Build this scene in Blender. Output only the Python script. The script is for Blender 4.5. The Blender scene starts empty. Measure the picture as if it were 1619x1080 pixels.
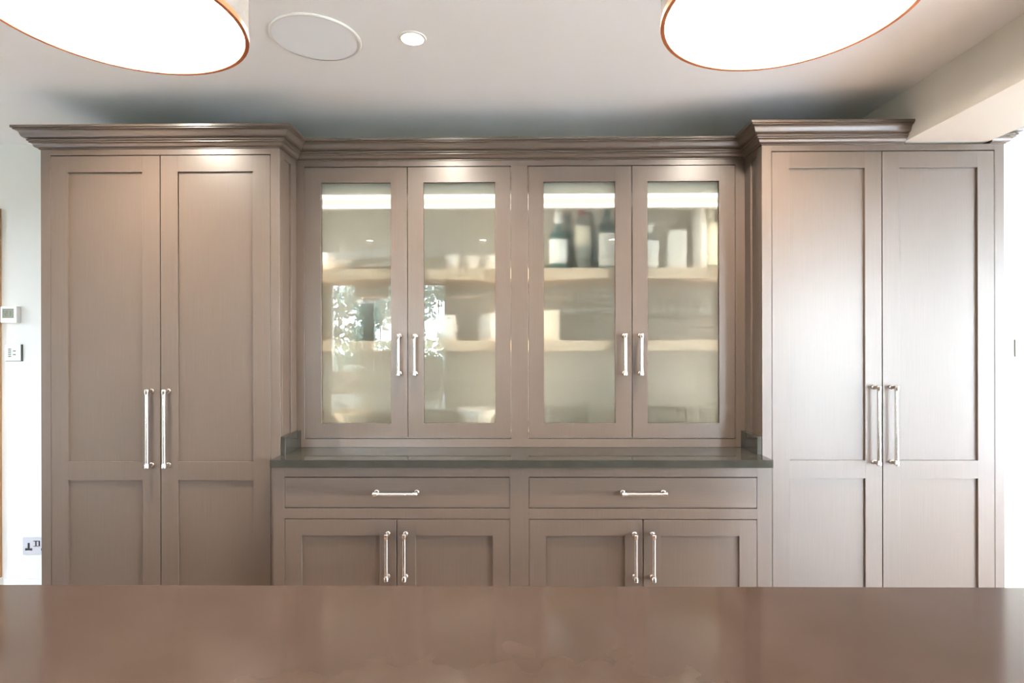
import bpy, bmesh, math, random
from mathutils import Vector, Matrix
random.seed(7)
PI = math.pi
scene = bpy.context.scene
COL = scene.collection

# ------------------------------------------------------------------ camera
CAM_H = 1.37
cam_d = bpy.data.cameras.new('camera')
cam = bpy.data.objects.new('camera', cam_d)
COL.objects.link(cam)
cam_d.sensor_width = 36.0
cam_d.lens = 890.0 / 1619.0 * 36.0
cam_d.shift_y = 1.5 / 1619.0
cam_d.clip_start = 0.02
yaw, roll = math.radians(0.65), math.radians(0.12)
cam.matrix_world = (Matrix.Translation((0, 0, CAM_H)) @ Matrix.Rotation(yaw, 4, 'Z')
                    @ Matrix.Rotation(PI / 2, 4, 'X') @ Matrix.Rotation(-roll, 4, 'Z'))
scene.camera = cam

# ------------------------------------------------------------------ view
scene.view_settings.view_transform = 'Standard'
scene.view_settings.look = 'None'
scene.view_settings.gamma = 1.0
scene.view_settings.use_curve_mapping = False
scene.view_settings.exposure = 1.99
cy = scene.cycles
cy.use_denoising = True
cy.max_bounces = 14
cy.diffuse_bounces = 6
cy.glossy_bounces = 5
cy.transmission_bounces = 10
cy.transparent_max_bounces = 16
cy.sample_clamp_indirect = 4.0
cy.blur_glossy = 1.0
cy.caustics_reflective = False

# ------------------------------------------------------------------ world, sun, portals
w = bpy.data.worlds.new('world')
scene.world = w
w.use_nodes = True
nt = w.node_tree
for n in list(nt.nodes):
    nt.nodes.remove(n)
wo = nt.nodes.new('ShaderNodeOutputWorld')
wb = nt.nodes.new('ShaderNodeBackground')
tcw = nt.nodes.new('ShaderNodeTexCoord')
spw = nt.nodes.new('ShaderNodeSeparateXYZ')
rw = nt.nodes.new('ShaderNodeValToRGB')
rw.color_ramp.elements[0].position = 0.0
rw.color_ramp.elements[0].color = (0.82, 0.905, 1.0, 1)
rw.color_ramp.elements[1].position = 0.8
rw.color_ramp.elements[1].color = (0.50, 0.68, 1.0, 1)
nt.links.new(tcw.outputs['Generated'], spw.inputs[0])
nt.links.new(spw.outputs[2], rw.inputs[0])
nt.links.new(rw.outputs[0], wb.inputs[0])
wb.inputs[1].default_value = 18.6
nt.links.new(wb.outputs[0], wo.inputs[0])

SUN_DIR = Vector((-1.0, 0.20, -1.25))
sd = bpy.data.lights.new('sun', 'SUN')
sd.energy = 19.0
sd.angle = math.radians(1.0)
sd.color = (1.0, 0.97, 0.93)
so = bpy.data.objects.new('sun', sd)
COL.objects.link(so)
so.rotation_euler = SUN_DIR.to_track_quat('-Z', 'Y').to_euler()
so.location = (12, -2, 9)


def portal(name, loc, rot, sx, sy):
    d = bpy.data.lights.new(name, 'AREA')
    d.shape = 'RECTANGLE'
    d.size, d.size_y = sx, sy
    d.cycles.is_portal = True
    o = bpy.data.objects.new(name, d)
    COL.objects.link(o)
    o.location = loc
    o.rotation_euler = rot
    return o


# room numbers (metres; camera stands at x=0, y=0)
WB, WF, WL, WR = 2.84, -1.90, -3.70, 4.60          # inner faces of the four walls
CEIL = 2.385
DT, DU, DB = 2.30, 2.47, 2.225                      # cabinet faces: tall, glazed, base
WIN = (-2.40, -0.80, 1.00, 2.10)                    # window over the sink
GLZ = (-0.70, 1.50, 0.0, 2.16)                      # glazed doors in the right wall
GLL = (1.85, 2.05, 0.0, 2.10)                        # unseen glazed door in the left wall, narrowed to a slit to limit its daylight
FRD = (2.95, 4.15, 0.0, 2.16)                        # french doors in the wall behind the camera, right of the sink
portal('window_portal', ((WIN[0] + WIN[1]) / 2, WF - 0.16, (WIN[2] + WIN[3]) / 2), (PI / 2, 0, 0), WIN[1] - WIN[0], WIN[3] - WIN[2])
bpy.data.objects['window_portal'].rotation_euler = Vector((0, 1, 0)).to_track_quat('-Z', 'Z').to_euler()
portal('french_door_portal', ((FRD[0] + FRD[1]) / 2, WF - 0.16, FRD[3] / 2), (0, 0, 0), FRD[1] - FRD[0], FRD[3])
bpy.data.objects['french_door_portal'].rotation_euler = Vector((0, 1, 0)).to_track_quat('-Z', 'Z').to_euler()
portal('side_door_portal', (WL - 0.16, (GLL[0] + GLL[1]) / 2, GLL[3] / 2), (0, 0, 0), GLL[1] - GLL[0], GLL[3])
bpy.data.objects['side_door_portal'].rotation_euler = Vector((1, 0, 0)).to_track_quat('-Z', 'Z').to_euler()
portal('glazed_door_portal', (WR + 0.16, (GLZ[0] + GLZ[1]) / 2, GLZ[3] / 2), (0, 0, 0), GLZ[1] - GLZ[0], GLZ[3])
bpy.data.objects['glazed_door_portal'].rotation_euler = Vector((-1, 0, 0)).to_track_quat('-Z', 'Z').to_euler()


# ------------------------------------------------------------------ materials
def new_mat(name):
    m = bpy.data.materials.new(name)
    m.use_nodes = True
    t = m.node_tree
    for n in list(t.nodes):
        t.nodes.remove(n)
    out = t.nodes.new('ShaderNodeOutputMaterial')
    return m, t, out


def pbsdf(t, out, col, rough, metal=0.0, **kw):
    b = t.nodes.new('ShaderNodeBsdfPrincipled')
    b.inputs['Base Color'].default_value = (*col, 1)
    b.inputs['Roughness'].default_value = rough
    b.inputs['Metallic'].default_value = metal
    for k, v in kw.items():
        b.inputs[k].default_value = v
    t.links.new(b.outputs[0], out.inputs[0])
    return b


def noise(t, scale3, detail=3.0, rough=0.55, coord='Object'):
    tc = t.nodes.new('ShaderNodeTexCoord')
    mp = t.nodes.new('ShaderNodeMapping')
    mp.inputs['Scale'].default_value = scale3
    t.links.new(tc.outputs[coord], mp.inputs[0])
    n = t.nodes.new('ShaderNodeTexNoise')
    n.inputs['Scale'].default_value = 1.0
    n.inputs['Detail'].default_value = detail
    n.inputs['Roughness'].default_value = rough
    t.links.new(mp.outputs[0], n.inputs[0])
    return n


def ramp(t, src, stops):
    r = t.nodes.new('ShaderNodeValToRGB')
    el = r.color_ramp.elements
    while len(el) > 1:
        el.remove(el[-1])
    el[0].position = stops[0][0]
    el[0].color = (*stops[0][1], 1)
    for p, c in stops[1:]:
        e = el.new(p)
        e.color = (*c, 1)
    t.links.new(src, r.inputs[0])
    return r


def bump(t, b, src, strength, dist=0.001):
    bp = t.nodes.new('ShaderNodeBump')
    bp.inputs['Strength'].default_value = strength
    bp.inputs['Distance'].default_value = dist
    t.links.new(src, bp.inputs['Height'])
    t.links.new(bp.outputs[0], b.inputs['Normal'])


def sc(c, k):
    return tuple(x * k for x in c)


def plain(name, col, rough=0.5, metal=0.0, var=0.04, scale=20, **kw):
    m, t, out = new_mat(name)
    b = pbsdf(t, out, col, rough, metal, **kw)
    n = noise(t, (scale, scale, scale))
    r = ramp(t, n.outputs[0], [(0.3, sc(col, 1 - var)), (0.7, sc(col, 1 + var))])
    t.links.new(r.outputs[0], b.inputs['Base Color'])
    return m


def paint_mat(name, col, rough, grain=(260, 260, 5), relief=0.12):
    m, t, out = new_mat(name)
    b = pbsdf(t, out, col, rough)
    b.inputs['Specular IOR Level'].default_value = 0.60
    n = noise(t, grain, 2.0)
    r = ramp(t, n.outputs[0], [(0.3, sc(col, 0.95)), (0.7, sc(col, 1.05))])
    t.links.new(r.outputs[0], b.inputs['Base Color'])
    bump(t, b, n.outputs[0], relief, 0.0006)
    return m


M = {}
TAUPE = (0.096, 0.067, 0.050)
M['paint'] = paint_mat('taupe_satin_paint', TAUPE, 0.33)
M['paint_h'] = paint_mat('taupe_satin_paint_across', TAUPE, 0.33, (5, 260, 260))
M['paint_c'] = paint_mat('taupe_satin_paint_moulding', TAUPE, 0.31, (2, 25, 25), 0.0)
M['gap'] = plain('carcass_board_shade_black', (0.012, 0.010, 0.008), 0.8)  # near-black colour puts the shade of the door gaps into the board
M['nickel'] = plain('brushed_nickel', (0.66, 0.61, 0.56), 0.24, 1.0, 0.03, 90)
M['steel'] = plain('chrome_steel', (0.78, 0.78, 0.80), 0.12, 1.0, 0.02, 60)
M['satin_plate'] = plain('satin_steel_plate', (0.60, 0.60, 0.64), 0.45, 0.6, 0.02, 60)
M['black'] = plain('black_plastic', (0.012, 0.012, 0.014), 0.4)
M['white_plastic'] = plain('white_plastic', (0.86, 0.84, 0.79), 0.35, 0, 0.01)
M['white_glass'] = plain('white_backed_glass', (0.76, 0.82, 0.78), 0.08, 0, 0.01)
M['grey_edge'] = plain('grey_glass_edge', (0.10, 0.12, 0.10), 0.2)
M['lcd'] = plain('lcd_screen', (0.20, 0.205, 0.15), 0.25)
M['lcd_ink'] = plain('lcd_ink', (0.09, 0.09, 0.06), 0.4)
M['wall'] = plain('cream_wall_paint', (0.79, 0.775, 0.745), 0.85, 0, 0.012, 3)
M['beam'] = plain('warm_stone_beam_paint', (0.66, 0.60, 0.53), 0.85, 0, 0.012, 3)
M['wall_rear'] = plain('stone_wall_paint', (0.64, 0.61, 0.55), 0.85, 0, 0.015, 3)
M['ceiling'] = plain('white_ceiling_paint', (0.885, 0.885, 0.89), 0.9, 0, 0.008, 3)
M['white_gloss'] = plain('white_gloss_paint', (0.85, 0.84, 0.82), 0.3, 0, 0.01)
M['speaker'] = plain('white_speaker_mesh', (0.90, 0.93, 0.97), 0.7, 0, 0.02, 500)
M['cream_board'] = plain('pale_cabinet_lining', (0.57, 0.54, 0.475), 0.5, 0, 0.02, 6)
M['china'] = plain('white_china', (0.88, 0.86, 0.83), 0.15, 0, 0.01)
M['cream_china'] = plain('cream_china', (0.78, 0.70, 0.58), 0.25, 0, 0.02)
M['paper'] = plain('white_paper', (0.86, 0.86, 0.84), 0.8, 0, 0.02)
M['bottle_green'] = plain('dark_green_bottle_glass', (0.015, 0.05, 0.035), 0.06)
M['bottle_teal'] = plain('teal_bottle_glass', (0.03, 0.10, 0.09), 0.08)
M['bottle_grey'] = plain('grey_bottle_glass', (0.16, 0.18, 0.16), 0.08)
M['label_white'] = plain('white_bottle_label', (0.85, 0.87, 0.86), 0.6)
M['label_cream'] = plain('cream_bottle_label', (0.74, 0.70, 0.58), 0.6)
M['capsule_red'] = plain('dark_red_capsule', (0.30, 0.04, 0.05), 0.35)
M['shade_out'] = plain('taupe_fabric_shade', (0.34, 0.29, 0.25), 0.85, 0, 0.06, 250)
M['shade_in'] = plain('white_shade_lining', (0.87, 0.845, 0.81), 0.6, 0, 0.01)
M['copper'] = plain('copper_trim', (0.72, 0.24, 0.10), 0.35, 0.6)
M['cord'] = plain('braided_cord', (0.10, 0.08, 0.07), 0.8)
M['soil'] = plain('bark', (0.10, 0.075, 0.055), 0.9, 0, 0.2, 12)
M['leaf'] = plain('garden_leaf', (0.16, 0.23, 0.12), 0.6, 0, 0.3, 1.5)
M['leaf_b'] = plain('blue_green_leaf', (0.20, 0.27, 0.21), 0.6, 0, 0.3, 1.5)
M['lawn'] = plain('lawn_grass', (0.075, 0.095, 0.05), 0.9, 0, 0.25, 2.0)
M['bounce_terrace'] = plain('pale_bounce_paving', (0.72, 0.71, 0.69), 0.8, 0, 0.06, 2.0)  # kept pale so it throws daylight up to the ceiling
M['rear_unit'] = plain('olive_brown_units', (0.15, 0.13, 0.10), 0.5)
M['window_frame'] = plain('stone_painted_window', (0.52, 0.47, 0.39), 0.5)
M['lead'] = plain('glazing_bar_grey', (0.18, 0.18, 0.18), 0.6)


def wood_mat(name, c1, c2, rough, s=(3, 40, 40)):
    m, t, out = new_mat(name)
    b = pbsdf(t, out, c1, rough)
    n = noise(t, s, 4.0)
    r = ramp(t, n.outputs[0], [(0.3, c1), (0.7, c2)])
    t.links.new(r.outputs[0], b.inputs['Base Color'])
    bump(t, b, n.outputs[0], 0.1, 0.0008)
    return m


M['shelf'] = wood_mat('pale_oak_shelf', (0.66, 0.50, 0.36), (0.74, 0.59, 0.44), 0.5, (3, 50, 50))
M['oak'] = wood_mat('orange_oak', (0.40, 0.20, 0.08), (0.50, 0.28, 0.12), 0.45, (50, 50, 3))

# oak boards of the floor
m, t, out = new_mat('oak_floor_boards')
b = pbsdf(t, out, (0.4, 0.25, 0.14), 0.35)
tc = t.nodes.new('ShaderNodeTexCoord')
bk = t.nodes.new('ShaderNodeTexBrick')
bk.inputs['Color1'].default_value = (0.235, 0.150, 0.100, 1)
bk.inputs['Color2'].default_value = (0.195, 0.120, 0.078, 1)
bk.inputs['Mortar'].default_value = (0.12, 0.07, 0.04, 1)
b.inputs['Roughness'].default_value = 0.22
bk.inputs['Scale'].default_value = 1.0
bk.inputs['Brick Width'].default_value = 1.6
bk.inputs['Row Height'].default_value = 0.16
bk.inputs['Mortar Size'].default_value = 0.002
t.links.new(tc.outputs['Object'], bk.inputs[0])
t.links.new(bk.outputs[0], b.inputs['Base Color'])
M['floor'] = m


def quartz(name, c1, c2, rough):
    m, t, out = new_mat(name)
    b = pbsdf(t, out, c1, rough)
    b.inputs['Specular IOR Level'].default_value = 0.34
    n1 = noise(t, (14, 14, 14), 2.0, 0.5)
    r1 = ramp(t, n1.outputs[0], [(0.25, c1), (0.75, c2)])
    t.links.new(r1.outputs[0], b.inputs['Base Color'])
    return m


M['island_stone'] = quartz('polished_taupe_quartz', (0.034, 0.021, 0.015), (0.043, 0.028, 0.021), 0.11)
M['dark_stone'] = quartz('polished_dark_granite', (0.030, 0.028, 0.022), (0.040, 0.037, 0.030), 0.07)


def emit_mat(name, col, strength):
    m, t, out = new_mat(name)
    e = t.nodes.new('ShaderNodeEmission')
    e.inputs[0].default_value = (*col, 1)
    e.inputs[1].default_value = strength
    t.links.new(e.outputs[0], out.inputs[0])
    return m


M['bulb'] = emit_mat('pendant_bulb_glow', (1.0, 0.97, 0.93), 250)
M['downlight'] = emit_mat('downlight_lens_glow', (1.0, 0.95, 0.88), 14)
M['led'] = emit_mat('cabinet_strip_light_glow', (1.0, 0.93, 0.82), 0.45)
M['led_mid'] = emit_mat('cabinet_inner_light_glow', (1.0, 0.93, 0.82), 1.2)
M['led_side_fill'] = emit_mat('added_cabinet_side_glow', (1.0, 0.93, 0.82), 7.8)
M['led_soft'] = emit_mat('cabinet_strip_light_soft_glow', (1.0, 0.93, 0.82), 0.30)


def thin_glass(name, tint=(0.97, 0.99, 0.98), refl=1.0):
    m, t, out = new_mat(name)
    tr = t.nodes.new('ShaderNodeBsdfTransparent')
    tr.inputs[0].default_value = (*tint, 1)
    gl = t.nodes.new('ShaderNodeBsdfGlossy')
    gl.inputs['Roughness'].default_value = 0.02
    lwt = t.nodes.new('ShaderNodeLayerWeight')       # Schlick reflectance, the same from both sides of a thin pane
    lwt.inputs[0].default_value = 0.5
    pw = t.nodes.new('ShaderNodeMath')
    pw.operation = 'POWER'
    pw.inputs[1].default_value = 5.0
    t.links.new(lwt.outputs['Facing'], pw.inputs[0])
    fr = t.nodes.new('ShaderNodeMath')
    fr.operation = 'MULTIPLY_ADD'
    fr.inputs[1].default_value = 0.96
    fr.inputs[2].default_value = 0.04 * refl
    t.links.new(pw.outputs[0], fr.inputs[0])
    mx = t.nodes.new('ShaderNodeMixShader')
    t.links.new(fr.outputs[0], mx.inputs[0])
    t.links.new(tr.outputs[0], mx.inputs[1])
    t.links.new(gl.outputs[0], mx.inputs[2])
    t.links.new(mx.outputs[0], out.inputs[0])
    return m


M['glass'] = thin_glass('clear_window_glass')
M['tableware_glass'] = thin_glass('clear_tableware_glass', (0.985, 0.99, 0.988), 1.3)


def solid_glass(name, rough, col):
    m, t, out = new_mat(name)
    g = t.nodes.new('ShaderNodeBsdfGlass')
    g.inputs['Roughness'].default_value = rough
    g.inputs['IOR'].default_value = 1.5
    g.inputs['Color'].default_value = (*col, 1)
    t.links.new(g.outputs[0], out.inputs[0])
    return m


M['pane_front'] = solid_glass('polished_pane_face', 0.0, (0.97, 0.982, 0.965))
M['pane_back'] = solid_glass('etched_pane_face', 0.28, (0.97, 0.982, 0.965))

# ------------------------------------------------------------------ building helpers
ORG = {}


def tag(o, label=None, cat=None, group=None, kind=None):
    if label: o['label'] = label
    if cat: o['category'] = cat
    if group: o['group'] = group
    if kind: o['kind'] = kind
    return o


def thing(name, label, cat, loc, group=None):
    o = bpy.data.objects.new(name, None)
    COL.objects.link(o)
    o.empty_display_size = 0.05
    o.location = loc
    ORG[o] = Vector(loc)
    return tag(o, label, cat, group)


def obj(name, bm, mat, parent=None, origin=None, smooth=False):
    """bm is in world metres; the mesh is shifted so that its object sits at its parent's base (or at origin)."""
    org = ORG[parent] if parent is not None else Vector(origin if origin is not None else (0, 0, 0))
    bmesh.ops.translate(bm, verts=bm.verts, vec=-org)
    me = bpy.data.meshes.new(name)
    bm.to_mesh(me)
    bm.free()
    mats = mat if isinstance(mat, (list, tuple)) else [mat]
    for mm in mats:
        me.materials.append(mm)
    if smooth:
        for p in me.polygons:
            p.use_smooth = True
        if smooth != 'all':
            me.set_sharp_from_angle(angle=math.radians(35))
    o = bpy.data.objects.new(name, me)
    COL.objects.link(o)
    ORG[o] = org
    if parent is not None:
        o.parent = parent
    else:
        o.location = org
    return o


def struct(name, bm, mat, parent=None, **k):
    o = obj(name, bm, mat, parent, **k)
    if parent is None:
        o['kind'] = 'structure'
    return o


def box(bm, x0, x1, y0, y1, z0, z1, bev=0.0, seg=1):
    if x1 < x0: x0, x1 = x1, x0
    r = bmesh.ops.create_cube(bm, size=1.0)
    vs = r['verts']
    for v in vs:
        v.co = Vector(((x0 + x1) / 2 + v.co.x * (x1 - x0), (y0 + y1) / 2 + v.co.y * (y1 - y0), (z0 + z1) / 2 + v.co.z * (z1 - z0)))
    if bev > 0:
        es = {e for v in vs for e in v.link_edges}
        bmesh.ops.bevel(bm, geom=list(es), offset=bev, segments=seg, affect='EDGES', profile=0.5)
    return vs


def B(*a, **k):
    bm = bmesh.new()
    box(bm, *a, **k)
    return bm


def lathe(bm, prof, c, seg=32, axis='Z'):
    """prof: list of (r, h) along the axis; a zero radius closes the end."""
    rings = []
    for r, h in prof:
        ring = []
        for i in range(seg if r > 1e-6 else 1):
            a = 2 * PI * i / seg
            p = Vector((r * math.cos(a), r * math.sin(a), h))
            if axis == 'X': p = Vector((p.z, p.x, p.y))
            elif axis == 'Y': p = Vector((p.y, p.z, p.x))
            elif axis == '-Y': p = Vector((p.x, -p.z, p.y))
            ring.append(bm.verts.new(Vector(c) + p))
        rings.append(ring)
    for a, b_ in zip(rings, rings[1:]):
        if len(a) == 1 and len(b_) == 1: continue
        for i in range(seg):
            j = (i + 1) % seg
            if len(a) == 1: bm.faces.new((a[0], b_[j], b_[i]))
            elif len(b_) == 1: bm.faces.new((a[i], a[j], b_[0]))
            else: bm.faces.new((a[i], a[j], b_[j], b_[i]))
    bmesh.ops.recalc_face_normals(bm, faces=bm.faces)


def L(prof, c, seg=32, axis='Z'):
    bm = bmesh.new()
    lathe(bm, prof, c, seg, axis)
    return bm


def sweep(bm, path, prof, i0, i1, cut0=False, cut1=False):
    """cornice: profile (outward, height) swept along an XY path with mitred corners; only segments i0..i1 are built."""
    n = len(path)
    offs = []
    for i in range(n):
        nrm = []
        for a, b_ in ((i - 1, i), (i, i + 1)):
            if 0 <= a and b_ < n:
                d = (Vector(path[b_]) - Vector(path[a])).normalized()
                nrm.append(Vector((d.y, -d.x)))
        if len(nrm) == 1: offs.append(nrm[0])
        else:
            s = nrm[0] + nrm[1]
            offs.append(s * (2.0 / s.length_squared))
    loops = []
    for i in range(i0, i1 + 1):
        loops.append([bm.verts.new((path[i][0] + offs[i].x * o, path[i][1] + offs[i].y * o, z)) for o, z in prof])
    k = len(prof)
    for a, b_ in zip(loops, loops[1:]):
        for j in range(k):
            bm.faces.new((a[j], a[(j + 1) % k], b_[(j + 1) % k], b_[j]))
    bm.faces.new(loops[0])
    bm.faces.new(loops[-1])
    bmesh.ops.recalc_face_normals(bm, faces=bm.faces)


# ------------------------------------------------------------------ the room shell
def wall_x(name, y0, y1, x0, x1, z1, hole, mat):
    bm = bmesh.new()
    xs = x0
    for a, b_, c, d in (hole or ()):
        box(bm, xs, a, y0, y1, 0, z1)
        if c > 0.01: box(bm, a, b_, y0, y1, 0, c)
        box(bm, a, b_, y0, y1, d, z1)
        xs = b_
    box(bm, xs, x1, y0, y1, 0, z1)
    return struct(name, bm, mat)


def wall_y(name, x0, x1, y0, y1, z1, hole, mat):
    bm = bmesh.new()
    if hole:
        a, b_, c, d = hole
        box(bm, x0, x1, y0, a, 0, z1); box(bm, x0, x1, b_, y1, 0, z1)
        box(bm, x0, x1, a, b_, d, z1)
    else:
        box(bm, x0, x1, y0, y1, 0, z1)
    return struct(name, bm, mat)


struct('floor', B(WL - .15, WR + .15, WF - .15, WB + .15, -0.12, 0), M['floor'])
struct('ceiling', B(WL - .15, WR + .15, WF - .15, WB + .15, CEIL, CEIL + .12), M['ceiling'])
DOOR = (-3.56, -2.70, 0.0, 2.0)
wall_x('wall_back', WB, WB + .15, WL - .15, WR + .15, CEIL, None, M['wall'])
wall_x('wall_front', WF - .15, WF, WL - .15, WR + .15, CEIL, (WIN, FRD), M['wall_rear'])
wall_y('wall_left', WL - .15, WL, WF, WB, CEIL, GLL, M['wall'])
wall_y('wall_right', WR, WR + .15, WF, WB, CEIL, GLZ, M['wall'])
struct('beam', B(1.565, 1.905, WF, WB, 2.18, CEIL), M['beam'])


def skirting(name, x0, x1):
    bm = bmesh.new()
    box(bm, x0, x1, WB - .016, WB, 0, .15, .002)
    box(bm, x0, x1, WB - .011, WB, .15, .172, .004, 2)
    struct(name, bm, M['white_gloss'])


skirting('baseboard_left', -2.612, -1.972)
skirting('baseboard_right', 1.969, WR)

# oak door and casing at the left end of the back wall
dr = thing('door_1', None, None, (-3.13, WB, 0)); dr['kind'] = 'structure'
bm = bmesh.new()
box(bm, -2.712, -2.632, WB - .022, WB, 0.18, 2.057, .003)
box(bm, -3.64, -3.56, WB - .022, WB, 0.18, 2.057, .003)
box(bm, -3.56, -2.712, WB - .022, WB, 1.977, 2.057, .003)
obj('door_casing', bm, M['oak'], dr)
bm = bmesh.new()
box(bm, -2.715, -2.628, WB - .026, WB, 0, .18, .003)
box(bm, -3.645, -3.558, WB - .026, WB, 0, .18, .003)
obj('plinth_block', bm, M['white_gloss'], dr)
bm = bmesh.new()
box(bm, -3.558, -2.714, WB - .012, WB - .001, 0.004, 1.975, .002)
obj('door_leaf', bm, M['oak'], dr)

# glazed doors in the right wall
gd = thing('door_2', None, None, (WR + .075, (GLZ[0] + GLZ[1]) / 2, 0)); gd['kind'] = 'structure'
nleaf = 3
lw = (GLZ[1] - GLZ[0]) / nleaf
for i in range(nleaf):
    y0, y1 = GLZ[0] + i * lw, GLZ[0] + (i + 1) * lw
    bm = bmesh.new()
    box(bm, WR + .05, WR + .10, y0, y0 + .06, 0, GLZ[3]); box(bm, WR + .05, WR + .10, y1 - .06, y1, 0, GLZ[3])
    box(bm, WR + .05, WR + .10, y0 + .06, y1 - .06, 0, .09); box(bm, WR + .05, WR + .10, y0 + .06, y1 - .06, GLZ[3] - .07, GLZ[3])
    fr_ = obj('door_leaf', bm, M['white_gloss'], gd)
    obj('glass_pane', B(WR + .072, WR + .078, y0 + .06, y1 - .06, .09, GLZ[3] - .07), M['glass'], fr_)

sd_ = thing('unseen_side_door', None, None, (WL - .075, (GLL[0] + GLL[1]) / 2, 0)); sd_['kind'] = 'structure'  # out of view, placed and sized for the daylight on the left wall
bm = bmesh.new()
box(bm, WL - .10, WL - .05, GLL[0], GLL[0] + .03, 0, GLL[3]); box(bm, WL - .10, WL - .05, GLL[1] - .03, GLL[1], 0, GLL[3])
box(bm, WL - .10, WL - .05, GLL[0] + .03, GLL[1] - .03, 0, .09); box(bm, WL - .10, WL - .05, GLL[0] + .03, GLL[1] - .03, GLL[3] - .08, GLL[3])
fr_ = obj('door_leaf', bm, M['white_gloss'], sd_)
obj('glass_pane', B(WL - .078, WL - .072, GLL[0] + .03, GLL[1] - .03, .09, GLL[3] - .08), M['glass'], fr_)

fd = thing('door_3', None, None, ((FRD[0] + FRD[1]) / 2, WF - .075, 0)); fd['kind'] = 'structure'
for i in range(2):
    w2 = (FRD[1] - FRD[0]) / 2
    x0, x1 = FRD[0] + i * w2, FRD[0] + (i + 1) * w2
    bm = bmesh.new()
    box(bm, x0, x0 + .06, WF - .10, WF - .05, 0, FRD[3]); box(bm, x1 - .06, x1, WF - .10, WF - .05, 0, FRD[3])
    box(bm, x0 + .06, x1 - .06, WF - .10, WF - .05, 0, .09); box(bm, x0 + .06, x1 - .06, WF - .10, WF - .05, FRD[3] - .07, FRD[3])
    fr_ = obj('door_leaf', bm, M['white_gloss'], fd)
    obj('glass_pane', B(x0 + .06, x1 - .06, WF - .078, WF - .072, .09, FRD[3] - .07), M['glass'], fr_)

# window over the sink: three lights with thin margin bars
wn = thing('window_1', None, None, ((WIN[0] + WIN[1]) / 2, WF - .07, WIN[2])); wn['kind'] = 'structure'
lights = [(-2.29, -1.905), (-1.775, -1.395), (-1.265, -0.905)]
bm = bmesh.new()
ed = [WIN[0]] + [v for l_ in lights for v in l_] + [WIN[1]]
for i in range(0, 8, 2):
    box(bm, ed[i], ed[i + 1], WF - .10, WF - .03, WIN[2], WIN[3], .004)
for a, b_ in lights:
    box(bm, a, b_, WF - .10, WF - .03, WIN[2], 1.02, .003)
    box(bm, a, b_, WF - .10, WF - .03, 2.075, WIN[3], .003)
obj('window_frame', bm, M['window_frame'], wn)
obj('window_casing', (lambda bm: (box(bm, WIN[0] - .07, WIN[0], WF, WF + .02, WIN[2] - .04, WIN[3] + .07, .003),
                                  box(bm, WIN[1], WIN[1] + .07, WF, WF + .02, WIN[2] - .04, WIN[3] + .07, .003),
                                  box(bm, WIN[0], WIN[1], WF, WF + .02, WIN[3], WIN[3] + .07, .003), bm)[-1])(bmesh.new()), M['window_frame'], wn)
obj('window_sill', B(WIN[0] - .02, WIN[1] + .02, WF - .03, WF + .05, WIN[2] - .03, WIN[2], .004), M['window_frame'], wn)
for a, b_ in lights:
    p = obj('window_pane', B(a, b_, WF - .067, WF - .061, 1.02, 2.075), M['glass'], wn)
    bm = bmesh.new()
    for xx in (a + .075, b_ - .075):
        box(bm, xx - .004, xx + .004, WF - .061, WF - .055, 1.02, 2.075)
    for zz in (1.11, 1.98):
        box(bm, a, b_, WF - .0605, WF - .0555, zz - .004, zz + .004)
    obj('glazing_bar', bm, M['lead'], p)

# ------------------------------------------------------------------ handles, doors
HANDLES = {}


def handle_mesh(length, horizontal):
    key = (round(length, 4), horizontal)
    if key in HANDLES: return HANDLES[key]
    bm = bmesh.new()
    h = length / 2
    S = 0.034
    ax = 'X' if horizontal else 'Z'
    rod = [(0, -h), (.0078, -h), (.0092, -h + .0015), (.0092, -h + .014), (.0080, -h + .0165), (.0080, -h + .019), (.0064, -h + .021)]
    prof = rod + [(r, -x) for r, x in reversed(rod)]
    lathe(bm, prof, (0, -S, 0), 20, ax)
    for s in (-1, 1):
        c = (s * (h - .0085), 0, 0) if horizontal else (0, 0, s * (h - .0085))
        lathe(bm, [(0, 0), (.0095, 0), (.0095, .003), (.0066, .005), (.0066, S)], c, 16, '-Y')
    me = bpy.data.meshes.new('handle')
    bm.to_mesh(me); bm.free()
    me.materials.append(M['nickel'])
    for p in me.polygons: p.use_smooth = True
    me.set_sharp_from_angle(angle=math.radians(35))
    HANDLES[key] = me
    return me


def handle(parent, x, y, z, length, horizontal=False):
    o = bpy.data.objects.new('handle', handle_mesh(length, horizontal))
    COL.objects.link(o)
    o.parent = parent
    o.location = Vector((x, y, z)) - ORG[parent]
    return tag(o, 'brushed nickel bar handle with thicker end collars')


BEV = 0.0004


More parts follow.
